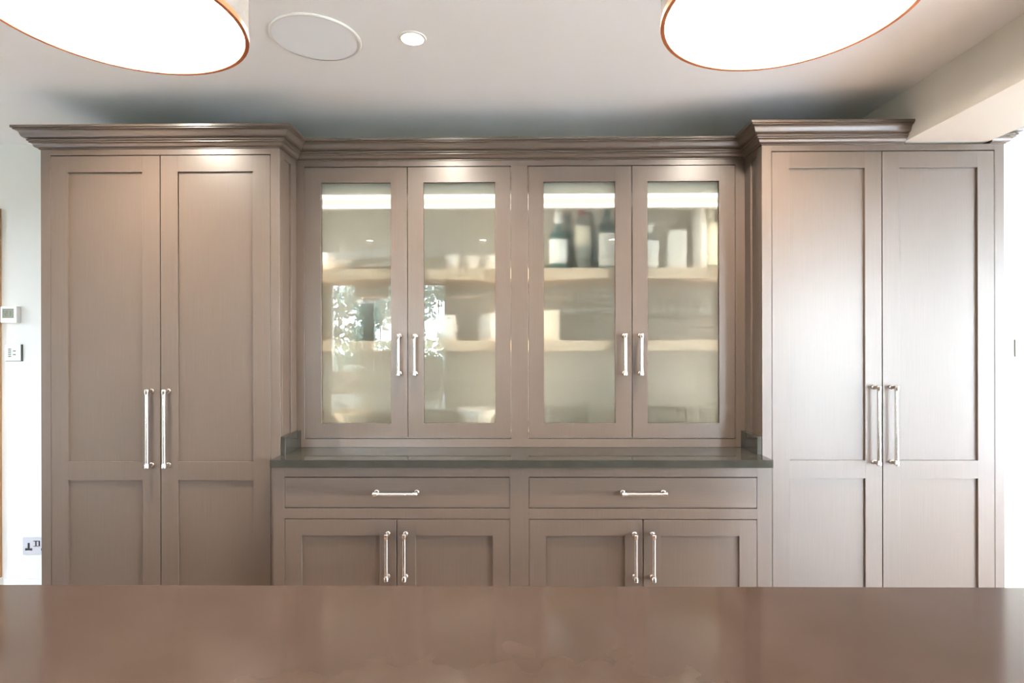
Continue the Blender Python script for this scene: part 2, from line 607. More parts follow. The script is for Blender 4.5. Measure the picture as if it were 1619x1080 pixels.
def shaker_door(parent, x0, x1, z0, z1, y, openings, thick=0.021, recess=0.009, glass=False):
    """a framed door; openings = [(ox0, ox1, oz0, oz1)] from top to bottom."""
    bm = bmesh.new()
    ox0, ox1 = openings[0][0], openings[0][1]
    box(bm, x0, ox0, y, y + thick, z0, z1, BEV)
    box(bm, ox1, x1, y, y + thick, z0, z1, BEV)
    zs = [z1] + [v for o_ in openings for v in (o_[3], o_[2])] + [z0]
    for i in range(0, len(zs), 2):
        box(bm, ox0 - .0003, ox1 + .0003, y, y + thick, zs[i + 1], zs[i], BEV * .5)
    d = obj('door', bm, M['paint'], parent)
    for o_ in openings:
        if glass:
            bm = bmesh.new()
            vs = box(bm, o_[0] - .004, o_[1] + .004, y + recess, y + recess + .006, o_[2] - .004, o_[3] + .004)
            bm.faces.ensure_lookup_table()
            for f in bm.faces:
                f.material_index = 1 if f.calc_center_median().y > y + recess + .0055 else 0
            g = obj('glass_pane', bm, [M['pane_front'], M['pane_back']], d)
            tag(g, 'frosted glass pane')
        else:
            obj('panel', B(o_[0] - .004, o_[1] + .004, y + recess, y + recess + .008, o_[2] - .004, o_[3] + .004), M['paint'], d)
    return d


G = 0.0019     # half of the gap round an inset door
# cornice: profile (outward, height above its foot) in metres
CP = [(0, 0), (.005, 0), (.005, .0035), (.0100, .0040), (.0140, .0055), (.0165, .0085), (.0178, .0120), (.0192, .0158), (.0225, .0187),
      (.0275, .0200), (.0275, .0228), (.0255, .0236), (.0262, .0250), (.0300, .0256), (.0325, .0275), (.0328, .0298), (.0312, .0318), (.0282, .0326),
      (.0282, .0346), (.0350, .0350), (.0405, .0368), (.0440, .0400), (.0460, .0445), (.0474, .0490), (.0488, .0535), (.0510, .0575), (.0550, .0608), (.0625, .0622),
      (.0625, .0652), (.0605, .0660), (.0680, .0672), (.0680, .0765)]
CZ = 2.170
PROF = [(o_, CZ + z_) for o_, z_ in CP] + [(-.03, CZ + .0765), (-.03, CZ)]
TLx = (-1.969, -0.978)
TRx = (0.991, 1.966)
BEAMX = (1.565, 1.905)
PATH = [(TLx[0], WB - .001), (TLx[0], DT), (TLx[1], DT), (TLx[1], DU), (TRx[0], DU), (TRx[0], DT), (BEAMX[0] - .002, DT)]
PATH2 = [(BEAMX[1] + .002, DT), (TRx[1], DT), (TRx[1], WB - .001)]


def side_panel(parent, x, sgn, y0, y1, z0, z1, zr):
    """framed end panel; sgn = direction its face looks (+1 right, -1 left)."""
    bm = bmesh.new()
    t_ = 0.018
    xa, xb = (x - t_, x) if sgn > 0 else (x, x + t_)
    box(bm, xa, xb, y0, y0 + .030, z0, z1, BEV)
    box(bm, xa, xb, y1 - .058, y1, z0, z1, BEV)
    box(bm, xa, xb, y0 + .030, y1 - .058, z1 - .03, z1, BEV)
    box(bm, xa, xb, y0 + .030, y1 - .058, z0, zr, BEV)
    box(bm, xa, xb - .008 if sgn > 0 else xb, y0 + .029, y1 - .057, zr, z1 - .02) if sgn > 0 else box(bm, xa + .008, xb, y0 + .029, y1 - .057, zr, z1 - .02)
    return obj('side_panel', bm, M['paint'], parent)


def tall_cabinet(x0, x1, d0, dm, d1, panels, label, inner, zmid, hs_):
    c = thing('tall_cabinet', label, 'cabinet', ((x0 + x1) / 2, WB, 0), 'tall cabinets at the two ends of the run')
    top = CZ
    bm = bmesh.new()
    box(bm, x0, d0, DT, DT + .021, 0.10, top, BEV)
    box(bm, d1, x1, DT, DT + .021, 0.10, top, BEV)
    box(bm, d0, d1, DT, DT + .021, 2.1455, top, BEV * .5)
    box(bm, d0, d1, DT, DT + .021, 0.10, 0.155, BEV * .5)
    obj('face_frame', bm, M['paint'], c)
    obj('carcass', B(x0 + .019, x1 - .019, DT + .0255, WB - .002, .10, top - .002), M['gap'], c)
    obj('plinth', B(x0 + .01, x1 - .01, DT + .05, WB - .002, 0, .10), M['paint'], c)
    # end panels: framed on the side towards the glazed unit, plain on the outside
    if inner > 0:
        side_panel(c, x1, 1, DT + .021, DU, .905, top, .925)
        obj('end_panel', B(x0, x0 + .018, DT + .021, WB - .002, .10, top), M['paint'], c)
        obj('end_panel', B(x1 - .018, x1, DT + .021, WB - .002, .10, .904), M['paint'], c)
        obj('end_panel', B(x1 - .018, x1, DU + .0005, WB - .002, .905, top), M['paint'], c)
    else:
        side_panel(c, x0, -1, DT + .021, DU, .905, top, .925)
        obj('end_panel', B(x1 - .018, x1, DT + .021, WB - .002, .10, top), M['paint'], c)
        obj('end_panel', B(x0, x0 + .018, DT + .021, WB - .002, .10, .904), M['paint'], c)
        obj('end_panel', B(x0, x0 + .018, DU + .0005, WB - .002, .905, top), M['paint'], c)
    for (a, b_), (pa, pb) in zip(((d0 + G, dm - G), (dm + G, d1 - G)), panels):
        d = shaker_door(c, a, b_, .157, 2.1455 - 2 * G, DT,
                        [(pa, pb, zmid[1], 2.0755), (pa, pb, .23, zmid[0])])
        hx = dm - .035 if a < dm - .1 else dm + .035
        handle(d, hx, DT, hs_, .32)
    return c


tl = tall_cabinet(TLx[0], TLx[1], -1.929, -1.473, -1.017, ((-1.858, -1.548), (-1.401, -1.090)),
                  'tall taupe cabinet with two panelled doors, left end beside thermostat', 1, (.806, .882), 1.022)
tr = tall_cabinet(TRx[0], TRx[1], 1.030, 1.476, 1.928, ((1.101, 1.407), (1.545, 1.860)),
                  'tall taupe cabinet with two panelled doors, under the white ceiling beam', -1, (.815, .888), 1.034)
bm = bmesh.new(); sweep(bm, PATH, PROF, 0, 3)
obj('cornice', bm, M['paint_c'], tl, smooth=True)
bm = bmesh.new(); sweep(bm, PATH, PROF, 4, 6)
obj('cornice', bm, M['paint_c'], tr, smooth=True)
bm = bmesh.new(); sweep(bm, PATH2, PROF, 0, 2)
obj('cornice', bm, M['paint_c'], tr, smooth=True)

# ------------------------------------------------------------------ glazed display cabinet
dc = thing('display_cabinet', 'wide taupe wall cabinet with four frosted glass doors above dark worktop', 'cabinet', (0.006, WB, .9105))
X0, X1 = TLx[1], TRx[0]
Lf, Rf = X0, X1
bm = bmesh.new()
ZT, ZB = 2.1455, 0.9465
box(bm, Lf + .0005, -.943, DU, DU + .022, .9105, CZ, BEV)
box(bm, .949, Rf - .0005, DU, DU + .022, .9105, CZ, BEV)
box(bm, -.032, .043, DU, DU + .022, ZB, ZT)
box(bm, -.943, .949, DU, DU + .022, ZT, CZ, BEV * .5)
box(bm, -.943, .949, DU, DU + .022, .9105, ZB, BEV * .5)
obj('face_frame', bm, M['paint'], dc)
bm = bmesh.new(); sweep(bm, PATH, PROF, 3, 4)
obj('cornice', bm, M['paint_c'], dc, smooth=True)
BK = WB - .004
bm = bmesh.new()
box(bm, Lf + .0005, Lf + .019, DU + .022, BK, .9105, CZ)
box(bm, Rf - .019, Rf - .0005, DU + .022, BK, .9105, CZ)
box(bm, -.006, .018, DU + .022, BK - .008, ZB, ZT)
box(bm, Lf + .019, Rf - .019, BK - .008, BK, .9105, CZ)
box(bm, Lf + .019, Rf - .019, DU + .022, BK - .008, .9105, .975)
box(bm, Lf + .019, Rf - .019, DU + .022, BK - .008, 2.10, CZ)
obj('carcass', bm, M['cream_board'], dc)
for a, b_ in ((Lf + .0195, -.0065), (.0185, Rf - .0195)):
    obj('shelf', B(a, b_, DU + .05, BK - .009, 1.655, 1.702, .002), M['shelf'], dc)
    obj('shelf', B(a, b_, DU + .05, BK - .009, 1.333, 1.378, .002), M['shelf'], dc)
    # strip light under the cabinet top, just behind the doors
    bm = bmesh.new(); box(bm, a, b_, DU + .036, DU + .060, 1.965, 2.099)
    lp = obj('light_pelmet', bm, M['cream_board'], dc)
    o = obj('strip_light', B(a, b_, DU + .0285, DU + .0355, 1.968, 1.984, .002), M['led'], lp)
    tag(o, 'glowing warm white strip light')
    o = obj('strip_light', B(a, b_, DU + .0285, DU + .0355, 1.985, 2.009, .001), M['led_soft'], lp)
    o = obj('strip_light', B(a, b_, DU + .0185, DU + .0355, 2.010, 2.026, .002), M['led'], lp)
    o = obj('strip_light', B(a, b_, DU + .10, DU + .112, 2.088, 2.0995, .002), M['led_mid'], dc)
    tag(o, 'glowing warm white strip light')
    for xx in (a + .001, b_ - .013):
        o = obj('strip_light', B(xx, xx + .012, DU + .034, DU + .046, .98, 1.96, .002), M['led_side_fill'], dc)  # out of sight behind the door stiles, added to brighten shelves and contents
        tag(o, 'hidden upright strip light added to brighten the cabinet interior')
for d0, dm, d1, ops in ((-.943, -.487, -.032, ((-.868, -.560), (-.416, -.101))), (.043, .498, .949, ((.112, .425), (.566, .878)))):
    for (a, b_), (pa, pb) in zip(((d0 + G, dm - G), (dm + G, d1 - G)), ops):
        d = shaker_door(dc, a, b_, ZB + 2 * G, ZT - 2 * G, DU, [(pa, pb, 1.0155, 2.0745)], glass=True)
        handle(d, dm - .035 if a < dm - .1 else dm + .035, DU, 1.317, .181)

# ------------------------------------------------------------------ base cabinet
bc = thing('base_cabinet', 'long low taupe cabinet with two drawers and four doors under dark worktop', 'cabinet', (0.006, WB, 0))
bx0, bx1 = -.9755, .9885
DZ = (.7135, .8385)
DD = (.155, .6725)
bm = bmesh.new()
ft = .021
box(bm, bx0, -.930, DB, DB + ft, .10, .8795, BEV)
box(bm, .938, bx1, DB, DB + ft, .10, .8795, BEV)
box(bm, -.035, .040, DB, DB + ft, .10, .8795, BEV)
for a, b_ in ((-.930, -.035), (.040, .938)):
    box(bm, a, b_, DB, DB + ft, DZ[1], .8795, BEV * .5)
    box(bm, a, b_, DB, DB + ft, DD[1], DZ[0], BEV * .5)
    box(bm, a, b_, DB, DB + ft, .10, DD[0], BEV * .5)
obj('face_frame', bm, M['paint'], bc)
obj('carcass', B(bx0 + .019, bx1 - .019, DB + .0255, WB - .002, .10, .8795), M['gap'], bc)
for a, b_ in ((bx0, bx0 + .018), (bx1 - .018, bx1)):
    obj('end_panel', B(a, b_, DB + ft, WB - .002, .10, .8795), M['paint'], bc)
obj('plinth', B(bx0 + .01, bx1 - .01, DB + .05, WB - .002, 0, .10), M['paint'], bc)
for a, b_, xc in ((-.930, -.035, -.4825), (.040, .938, .489)):
    d = obj('drawer', B(a + G, b_ - G, DB, DB + .0205, DZ[0] + 2 * G, DZ[1] - 2 * G, BEV), M['paint_h'], bc)
    handle(d, xc, DB, .7785, .176, True)
for d0, dm, d1, ops in ((-.930, -.483, -.035, ((-.862, -.552), (-.409, -.103))), (.040, .490, .938, ((.107, .419), (.558, .868)))):
    for (a, b_), (pa, pb) in zip(((d0 + G, dm - G), (dm + G, d1 - G)), ops):
        d = shaker_door(bc, a, b_, DD[0] + 2 * G, DD[1] - 2 * G, DB, [(pa, pb, .225, .6055)])
        handle(d, dm - .035 if a < dm - .1 else dm + .035, DB, .530, .185)

wt = thing('worktop', 'polished dark stone worktop with end upstands between the tall cabinets', 'worktop', (0.006, WB, .88))
obj('slab', B(TLx[1] + .0008, TRx[0] - .0008, 2.2, WB - .002, .88, .91), M['dark_stone'], wt)
obj('upstand', B(TLx[1] + .0008, TLx[1] + .0205, DT + .001, DU - .0006, .9102, .985, .0012), M['dark_stone'], wt)
obj('upstand', B(TRx[0] - .0205, TRx[0] - .0008, DT + .001, DU - .0006, .9102, .985, .0012), M['dark_stone'], wt)

# ------------------------------------------------------------------ island in the foreground
IX0, IX1, IY0, IY1 = -1.75, 1.55, -.06, 1.064
it = obj('island_worktop', B(IX0, IX1, IY0, IY1, .88, .91, .002, 2), M['island_stone'], None, (0, .5, .88))
tag(it, 'broad polished taupe stone island top across the foreground', 'worktop')
ib = thing('kitchen_island', 'taupe island cabinet beneath the broad foreground stone top', 'cabinet', (-.1, .5, 0))
obj('carcass', B(IX0 + .05, IX1 - .05, IY0 + .05, IY1 - .05, .10, .8795), M['paint'], ib)
obj('plinth', B(IX0 + .09, IX1 - .09, IY0 + .09, IY1 - .09, 0, .10), M['paint'], ib)
nn = 6
wd = (IX1 - IX0 - .14) / nn
for i in range(nn):
    a = IX0 + .07 + i * wd
    bm = bmesh.new()
    y = IY1 - .05
    box(bm, a + .003, a + .063, y + .0002, y + .02, .12, .87, BEV); box(bm, a + wd - .063, a + wd - .003, y + .0002, y + .02, .12, .87, BEV)
    box(bm, a + .063, a + wd - .063, y + .0002, y + .02, .80, .87, BEV); box(bm, a + .063, a + wd - .063, y + .0002, y + .02, .12, .19, BEV)
    box(bm, a + .062, a + wd - .062, y + .0002, y + .010, .18, .81)
    obj('panel', bm, M['paint'], ib)


# ------------------------------------------------------------------ pendants
def copy_tree(o, parent=None):
    c = o.copy()
    COL.objects.link(c)
    if parent is not None: c.parent = parent
    for ch in o.children: copy_tree(ch, c)
    return c


PX, PY, PZ, PR, PH = .2855, .602, 1.722, .1272, .24
pd = thing('pendant_lamp', 'lit drum pendant with copper rim, nearest the ceiling beam', 'lamp', (PX, PY, PZ), 'drum pendants over the island')
zt = PZ + PH
bm = bmesh.new()
lathe(bm, [(PR + .0015, PZ + .0042), (PR + .0015, zt), (PR, zt), (PR, PZ + .0042), (PR + .0015, PZ + .0042)], (PX, PY, 0), 64)
obj('lamp_shade', bm, M['shade_out'], pd, smooth=True)
bm = bmesh.new()
lathe(bm, [(PR - .0002, PZ + .0042), (PR - .0002, zt), (PR - .0012, zt), (PR - .0012, PZ + .0042), (PR - .0002, PZ + .0042)], (PX, PY, 0), 64)
tag(obj('shade_lining', bm, M['shade_in'], pd, smooth=True), 'bright white inner lining')
bm = bmesh.new()
lathe(bm, [(PR - .0022, PZ - .002), (PR + .0022, PZ - .002), (PR + .0022, PZ + .004), (PR - .0022, PZ + .004), (PR - .0022, PZ - .002)], (PX, PY, 0), 64)
tag(obj('rim_trim', bm, M['copper'], pd, smooth=True), 'thin copper rim')
bm = bmesh.new()
for a in (0, 2 * PI / 3, 4 * PI / 3):
    q = bmesh.new()
    box(q, 0, PR, -.0015, .0015, zt - .02, zt - .017)
    bmesh.ops.rotate(q, verts=q.verts, cent=(0, 0, 0), matrix=Matrix.Rotation(a, 3, 'Z'))
    bmesh.ops.translate(q, verts=q.verts, vec=(PX, PY, 0))
    me = bpy.data.meshes.new('t'); q.to_mesh(me); q.free(); bm.from_mesh(me); bpy.data.meshes.remove(me)
obj('shade_spider', bm, M['nickel'], pd)
obj('lamp_holder', L([(0, zt - .06), (.018, zt - .06), (.02, zt - .05), (.02, zt), (.008, zt + .01), (0, zt + .01)], (PX, PY, 0), 20), M['nickel'], pd, smooth=True)
tag(obj('bulb', L([(0, zt - .15), (.018, zt - .145), (.029, zt - .13), (.032, zt - .112), (.027, zt - .092), (.016, zt - .072), (.013, zt - .061), (0, zt - .061)], (PX, PY, 0), 24), M['bulb'], pd, smooth='all'), 'glowing bulb')
obj('cord', L([(0, zt + .01), (.003, zt + .01), (.003, CEIL - .024), (0, CEIL - .024)], (PX, PY, 0), 8), M['cord'], pd)
obj('ceiling_rose', L([(0, CEIL - .025), (.045, CEIL - .025), (.05, CEIL - .02), (.05, CEIL), (0, CEIL)], (PX, PY, 0), 32), M['nickel'], pd, smooth=True)
for x, lab in ((-.432, 'lit drum pendant with copper rim, hanging nearest the ceiling speaker'),
               (-1.1375, 'lit drum pendant with copper rim, farthest from the ceiling beam')):
    c = copy_tree(pd)
    c.location = (x, PY, PZ)
    c['label'] = lab


# ------------------------------------------------------------------ ceiling fittings
def downlight(x, y, label, power=44):
    d = thing('downlight', label, 'light', (x, y, CEIL), 'recessed ceiling downlights')
    obj('bezel', L([(.036, CEIL - .001), (.037, CEIL - .004), (.045, CEIL - .003), (.047, CEIL), (.036, CEIL)], (x, y, 0), 32), M['white_gloss'], d, smooth=True)
    tag(obj('lens', L([(0, CEIL - .0022), (.036, CEIL - .0018), (.036, CEIL - .0002), (0, CEIL - .0002)], (x, y, 0), 32), M['downlight'], d), 'glowing lamp face')
    l = bpy.data.lights.new('downlight_lamp', 'SPOT')
    l.energy = power
    l.spot_size = math.radians(164)
    l.spot_blend = 1.0
    l.shadow_soft_size = 0.036
    l.color = (1.0, 0.90, 0.76)
    lo = bpy.data.objects.new('downlight_lamp', l)
    COL.objects.link(lo)
    lo.parent = d
    lo.location = (0, 0, -.012)
    return d


downlight(-.351, 1.873, 'small round glowing downlight beside the round ceiling speaker')
downlight(-1.47, 1.873, 'small round downlight hidden above the pendant near the speaker')
downlight(.93, 1.873, 'small round downlight hidden above the pendant near the beam')
downlight(-1.47, -.6, 'round downlight over the sink aisle, nearest the sink window', 9)
downlight(-.35, -.6, 'round downlight over the sink aisle, middle of its row', 9)
downlight(.93, -.6, 'round downlight over the sink aisle, nearest the beam', 9)

sx, sy = -.672, 1.868
sp = thing('ceiling_speaker', 'large round white speaker set flush in the ceiling', 'speaker', (sx, sy, CEIL))
obj('rim', L([(.138, CEIL - .006), (.144, CEIL - .006), (.147, CEIL - .003), (.147, CEIL), (.138, CEIL)], (sx, sy, 0), 72), M['white_gloss'], sp, smooth=True)
obj('grille', L([(0, CEIL - .004), (.1385, CEIL - .004), (.1385, CEIL - .0005), (0, CEIL - .0005)], (sx, sy, 0), 72), M['speaker'], sp)

# ------------------------------------------------------------------ wall plates
# thermostat
th = thing('thermostat', 'white room thermostat with grey screen, above the left keypad', 'thermostat', (-2.5755, WB, 1.516))
obj('body', B(-2.618, -2.533, WB - .026, WB - .0005, 1.474, 1.558, .004, 2), M['white_plastic'], th)
s_ = obj('screen', B(-2.6065, -2.548, WB - .0268, WB - .0255, 1.4985, 1.5465, .0003), M['lcd'], th)
bm = bmesh.new()


def seg7(bm, x, z, w_, h_, on, y):
    t_ = .0028
    R = {'a': (x, x + w_, z + h_ - t_, z + h_), 'g': (x, x + w_, z + h_ / 2 - t_ / 2, z + h_ / 2 + t_ / 2), 'd': (x, x + w_, z, z + t_),
         'b': (x + w_ - t_, x + w_, z + h_ / 2, z + h_), 'c': (x + w_ - t_, x + w_, z, z + h_ / 2),
         'f': (x, x + t_, z + h_ / 2, z + h_), 'e': (x, x + t_, z, z + h_ / 2)}
    for k in on:
        a, b_, c, d = R[k]
        box(bm, a, b_, y - .0003, y, c, d)


seg7(bm, -2.592, 1.5095, .012, .024, 'abged', WB - .0268)
seg7(bm, -2.575, 1.5095, .012, .024, 'bc', WB - .0268)
obj('digits', bm, M['lcd_ink'], s_)
bm = bmesh.new()
box(bm, -2.6015, -2.5985, WB - .0271, WB - .0268, 1.528, 1.537)
obj('icon', bm, M['lcd_ink'], s_)


def keypad(x0, z0, label, group='glass lighting keypads'):
    k = thing('keypad', label, 'switch', (x0 + .043, WB, z0 + .043), group)
    obj('back_plate', B(x0, x0 + .086, WB - .006, WB - .0005, z0, z0 + .086, .001), M['grey_edge'], k)
    p_ = obj('glass_plate', B(x0, x0 + .082, WB - .011, WB - .0062, z0 + .003, z0 + .086, .001), M['white_glass'], k)
    for i in range(5):
        zz = z0 + .0625 - i * .0093
        obj('button', B(x0 + .0185, x0 + .0335, WB - .0122, WB - .0108, zz - .0022, zz + .0022, .0003), M['black'], p_)
    for zz in (z0 + .053, z0 + .0345):
        obj('button', B(x0 + .0435, x0 + .0575, WB - .0122, WB - .0108, zz - .0022, zz + .0022, .0003), M['black'], p_)


keypad(-2.609, 1.279, 'square white glass keypad with black buttons, under the thermostat')
keypad(2.476, 1.293, 'square white glass keypad with black buttons, beyond the tall cabinet under the beam')

# double socket
sk = thing('power_socket', 'satin steel double power socket with black pin holes, low on left wall', 'socket', (-2.448, WB, .34))
a0, z0 = -2.521, .297
obj('face_plate', B(a0, a0 + .146, WB - .009, WB - .0005, z0, z0 + .086, .0015), M['satin_plate'], sk)
for cx, sxg in ((a0 + .032, 1), (a0 + .114, -1)):
    bm = bmesh.new()
    box(bm, cx - .0055, cx + .0055, WB - .0098, WB - .0088, z0 + .030, z0 + .060, .0004)
    box(bm, cx - .0185, cx - .0085, WB - .0098, WB - .0088, z0 + .021, z0 + .033, .0004)
    box(bm, cx + .0085, cx + .0185, WB - .0098, WB - .0088, z0 + .021, z0 + .033, .0004)
    box(bm, cx - .0085, cx + .0085, WB - .0094, WB - .0088, z0 + .022, z0 + .032)
    obj('pin_holes', bm, M['black'], sk)
    rx = cx + sxg * .0325
    sw = obj('rocker_surround', B(rx - .0085, rx + .0085, WB - .0098, WB - .0088, z0 + .043, z0 + .071, .0004), M['black'], sk)
    obj('rocker_switch', B(rx - .0068, rx + .0035, WB - .0125, WB - .0096, z0 + .046, z0 + .068, .0008), M['satin_plate'], sw)

# ------------------------------------------------------------------ things on the shelves behind the frosted glass
S1, S2, S0 = 1.7021, 1.3781, .9751
YS = 2.66


def bottle(x, z, y, r, h, sh, mat, label, cap, lab, lz=(0.25, 0.6), caph=.16):
    """sh = shoulder height share."""
    t_ = thing('bottle', lab, 'bottle', (x, y, z), 'bottles on the top shelf')
    zs, zn = h * sh, h * (sh + .16)
    obj('glass_body', L([(0, z), (r * .9, z), (r, z + .006), (r, z + zs), (r * .75, z + zs + (zn - zs) * .5), (r * .36, z + zn), (r * .34, z + h), (0, z + h)], (x, y, 0), 28), mat, t_, smooth=True)
    if label:
        obj('label', L([(r + .0006, z + h * lz[0]), (r + .0006, z + h * lz[1])], (x, y, 0), 28), label, t_, smooth=True)
    if cap:
        obj('cap', L([(r * .38, z + h * (1 - caph)), (r * .40, z + h * (1 - caph)), (r * .40, z + h + .003), (0, z + h + .003)], (x, y, 0), 24), cap, t_, smooth=True)
    return t_


def xat(px, y=YS):       # column of the picture -> metres on the shelf
    return (px - 819.6) / 890.0 * y


bottle(.185, S1, 2.62, .042, .270, .55, M['bottle_teal'], M['label_white'], M['label_white'], 'teal bottle with white label and pale cap, in the third glass door', (.12, .52), .2)
bottle(.300, S1, 2.64, .040, .315, .62, M['bottle_grey'], M['label_cream'], M['capsule_red'], 'grey bottle with cream upper label and dark red cap', (.36, .66), .18)
bottle(.415, S1, 2.63, .041, .310, .66, M['bottle_green'], M['label_white'], M['bottle_green'], 'dark green bottle with tall pale label behind third glass door', (.06, .56), .2)
bottle(.240, S1, 2.75, .040, .30, .6, M['bottle_green'], None, M['bottle_green'], 'plain dark green bottle standing behind the teal one')
bottle(.355, S1, 2.76, .040, .29, .6, M['bottle_green'], None, M['bottle_green'], 'plain dark green bottle standing behind the cream labelled one')
bottle(.610, S1, 2.64, .045, .22, .58, M['bottle_grey'], M['label_white'], M['label_white'], 'squat grey bottle with wide white label, first behind fourth glass door', (.05, .62), .2)
bottle(.840, S1, 2.62, .031, .300, .80, M['china'], None, M['label_white'], 'tall slim white bottle with white cap, behind fourth glass door', caph=.12)
bottle(.905, S1, 2.66, .034, .28, .68, M['bottle_grey'], M['label_cream'], M['label_cream'], 'pale bottle with cream label at the end of the top shelf', (.1, .8), .2)
# a plain white carton and a white jar
ct = obj('carton', B(.690, .775, 2.60, 2.67, S1, S1 + .185, .002), M['paper'], None, (.732, 2.635, S1))
tag(ct, 'plain white carton among the bottles on the top shelf', 'box')


def bowl(x, y, z, r, h, mat, lab, grp=None, name='bowl', cat='bowl'):
    o = obj(name, L([(0, z), (r * .45, z), (r * .5, z + .004), (r * .8, z + h * .45), (r, z + h), (r - .004, z + h), (r * .76, z + h * .5), (r * .42, z + .009), (0, z + .008)], (x, y, 0), 36), mat, None, (x, y, z), smooth=True)
    return tag(o, lab, cat, grp)


def stack(x, y, z, r, h, n, dz, mat, lab, grp):
    for i in range(n):
        bowl(x, y, z + i * dz, r, h, mat, lab[i], grp)


stack(-.852, 2.64, S1, .095, .060, 2, .018, M['china'], ['lower white bowl of the pair at left end of top shelf', 'upper white bowl of the pair at left end of top shelf'], 'white bowls on the top shelf')
o = obj('serving_plate', L([(0, S1), (.09, S1), (.13, S1 + .016), (.128, S1 + .019), (.088, S1 + .004), (0, S1 + .004)], (-.62, 2.66, 0), 36), M['china'], None, (-.62, 2.66, S1), smooth=True)
tag(o, 'low white serving plate on the top shelf beside the bowls', 'plate')


def mug(x, y, z, r, h, mat, lab, grp):
    m_ = thing('mug', lab, 'mug', (x, y, z), grp)
    obj('body', L([(0, z), (r * .9, z), (r, z + .006), (r, z + h), (r - .004, z + h), (r - .004, z + .008), (0, z + .007)], (x, y, 0), 28), mat, m_, smooth=True)
    bm = bmesh.new()
    k = 12
    rings = []
    for i in range(k + 1):
        a = -PI / 2 + PI * i / k
        c = Vector((x + r - .002 + .024 * math.cos(a), y, z + h * .5 + .028 * math.sin(a)))
        n_ = Vector((math.cos(a), 0, math.sin(a)))
        rings.append([bm.verts.new(c + n_ * .005 * math.cos(b2) + Vector((0, 1, 0)) * .006 * math.sin(b2)) for b2 in [2 * PI * j / 8 for j in range(8)]])
    for p_, q_ in zip(rings, rings[1:]):
        for j in range(8):
            bm.faces.new((p_[j], p_[(j + 1) % 8], q_[(j + 1) % 8], q_[j]))
    bmesh.ops.recalc_face_normals(bm, faces=bm.faces)
    obj('handle', bm, mat, m_, smooth='all')
    return m_


for x, lab in ((-.315, 'white mug on the top shelf, nearest the serving plate'), (-.220, 'white mug on the top shelf, middle of three'),
               (-.125, 'white mug on the top shelf, nearest the cabinet middle')):
    mug(x, 2.66, S1, .036, .075, M['china'], lab, 'white mugs on the top shelf')


def jar(x, y, z, r, h, mat, lid, lab, grp):
    j = thing('storage_jar', lab, 'jar', (x, y, z), grp)
    obj('body', L([(0, z), (r * .92, z), (r, z + .008), (r, z + h * .8), (r * .85, z + h * .86), (0, z + h * .86)], (x, y, 0), 32), mat, j, smooth=True)
    obj('lid', L([(0, z + h * .862), (r * .9, z + h * .862), (r * .92, z + h * .94), (r * .3, z + h * .96), (r * .25, z + h), (0, z + h)], (x, y, 0), 32), lid, j, smooth=True)


jar(-.720, 2.66, S2, .060, .20, M['bottle_grey'], M['satin_plate'], 'tall grey storage jar with steel lid on the middle shelf', 'storage jars on the middle shelf')
jar(-.580, 2.62, S2, .052, .13, M['china'], M['china'], 'short white lidded jar beside the tall grey jar', 'storage jars on the middle shelf')
jar(-.345, 2.62, S2, .060, .125, M['china'], M['china'], 'white lidded jar on the middle shelf, behind second glass door', 'storage jars on the middle shelf')
jar(-.130, 2.62, S2, .058, .13, M['china'], M['china'], 'white lidded jar on the middle shelf, nearest the cabinet middle', 'storage jars on the middle shelf')
bowl(-.78, 2.66, S0, .10, .07, M['cream_china'], 'cream bowl on the cabinet floor, behind first glass door', 'bowls on the cabinet floor')
bowl(-.195, 2.63, S0, .095, .085, M['china'], 'white bowl on the cabinet floor, behind second glass door', 'bowls on the cabinet floor')
bx = obj('gift_box', B(.055, .190, 2.60, 2.70, S2, S2 + .14, .003), M['cream_china'], None, (.12, 2.65, S2))
tag(bx, 'cream cardboard box beside the wine glasses', 'box')

GL = {}
ORD = ('first', 'second', 'third', 'fourth')


def glassware(name, prof, x, y, z, lab, grp, cat='glass'):
    if name not in GL:
        me = bpy.data.meshes.new(name)
        bm = L(prof, (0, 0, 0), 24)
        bm.to_mesh(me); bm.free()
        for p in me.polygons: p.use_smooth = True
        me.materials.append(M['tableware_glass'])
        GL[name] = me
    o = bpy.data.objects.new(name, GL[name])
    COL.objects.link(o)
    o.location = (x, y, z)
    return tag(o, lab, cat, grp)


WINE = [(0, 0), (.033, .001), (.033, .003), (.006, .008), (.0045, .085), (.012, .095), (.034, .115), (.040, .14), (.033, .192), (.0318, .192), (.038, .14), (.032, .117), (.010, .098), (0, .097)]
TUMB = [(0, 0), (.033, 0), (.035, .004), (.039, .095), (.0378, .095), (.033, .010), (0, .010)]
for row, y in enumerate((2.62, 2.74)):
    rw_ = ('front', 'back')[row]
    for i, x in enumerate((.235, .325, .415)):
        glassware('wine_glass', WINE, x, y, S2, f'clear wine glass, {ORD[i]} from the cream box in the {rw_} row', 'wine glasses behind the third glass door')
    for i, x in enumerate((.610, .695, .780, .865)):
        glassware('wine_glass', WINE, x, y, S2, f'clear wine glass, {ORD[i]} from left in the {rw_} row behind fourth glass door', 'wine glasses behind the fourth glass door')
for y, rw_ in ((2.60, 'front'), (2.72, 'back')):
    for i, x in enumerate((.150, .250, .350)):
        glassware('tumbler', TUMB, x, y, S0, f'clear tumbler, {ORD[i]} from left in the {rw_} row behind third glass door', 'tumblers behind the third glass door')
    for i, x in enumerate((.600, .700, .800)):
        glassware('tumbler', TUMB, x, y, S0, f'clear tumbler, {ORD[i]} from left in the {rw_} row behind fourth glass door', 'tumblers behind the fourth glass door')

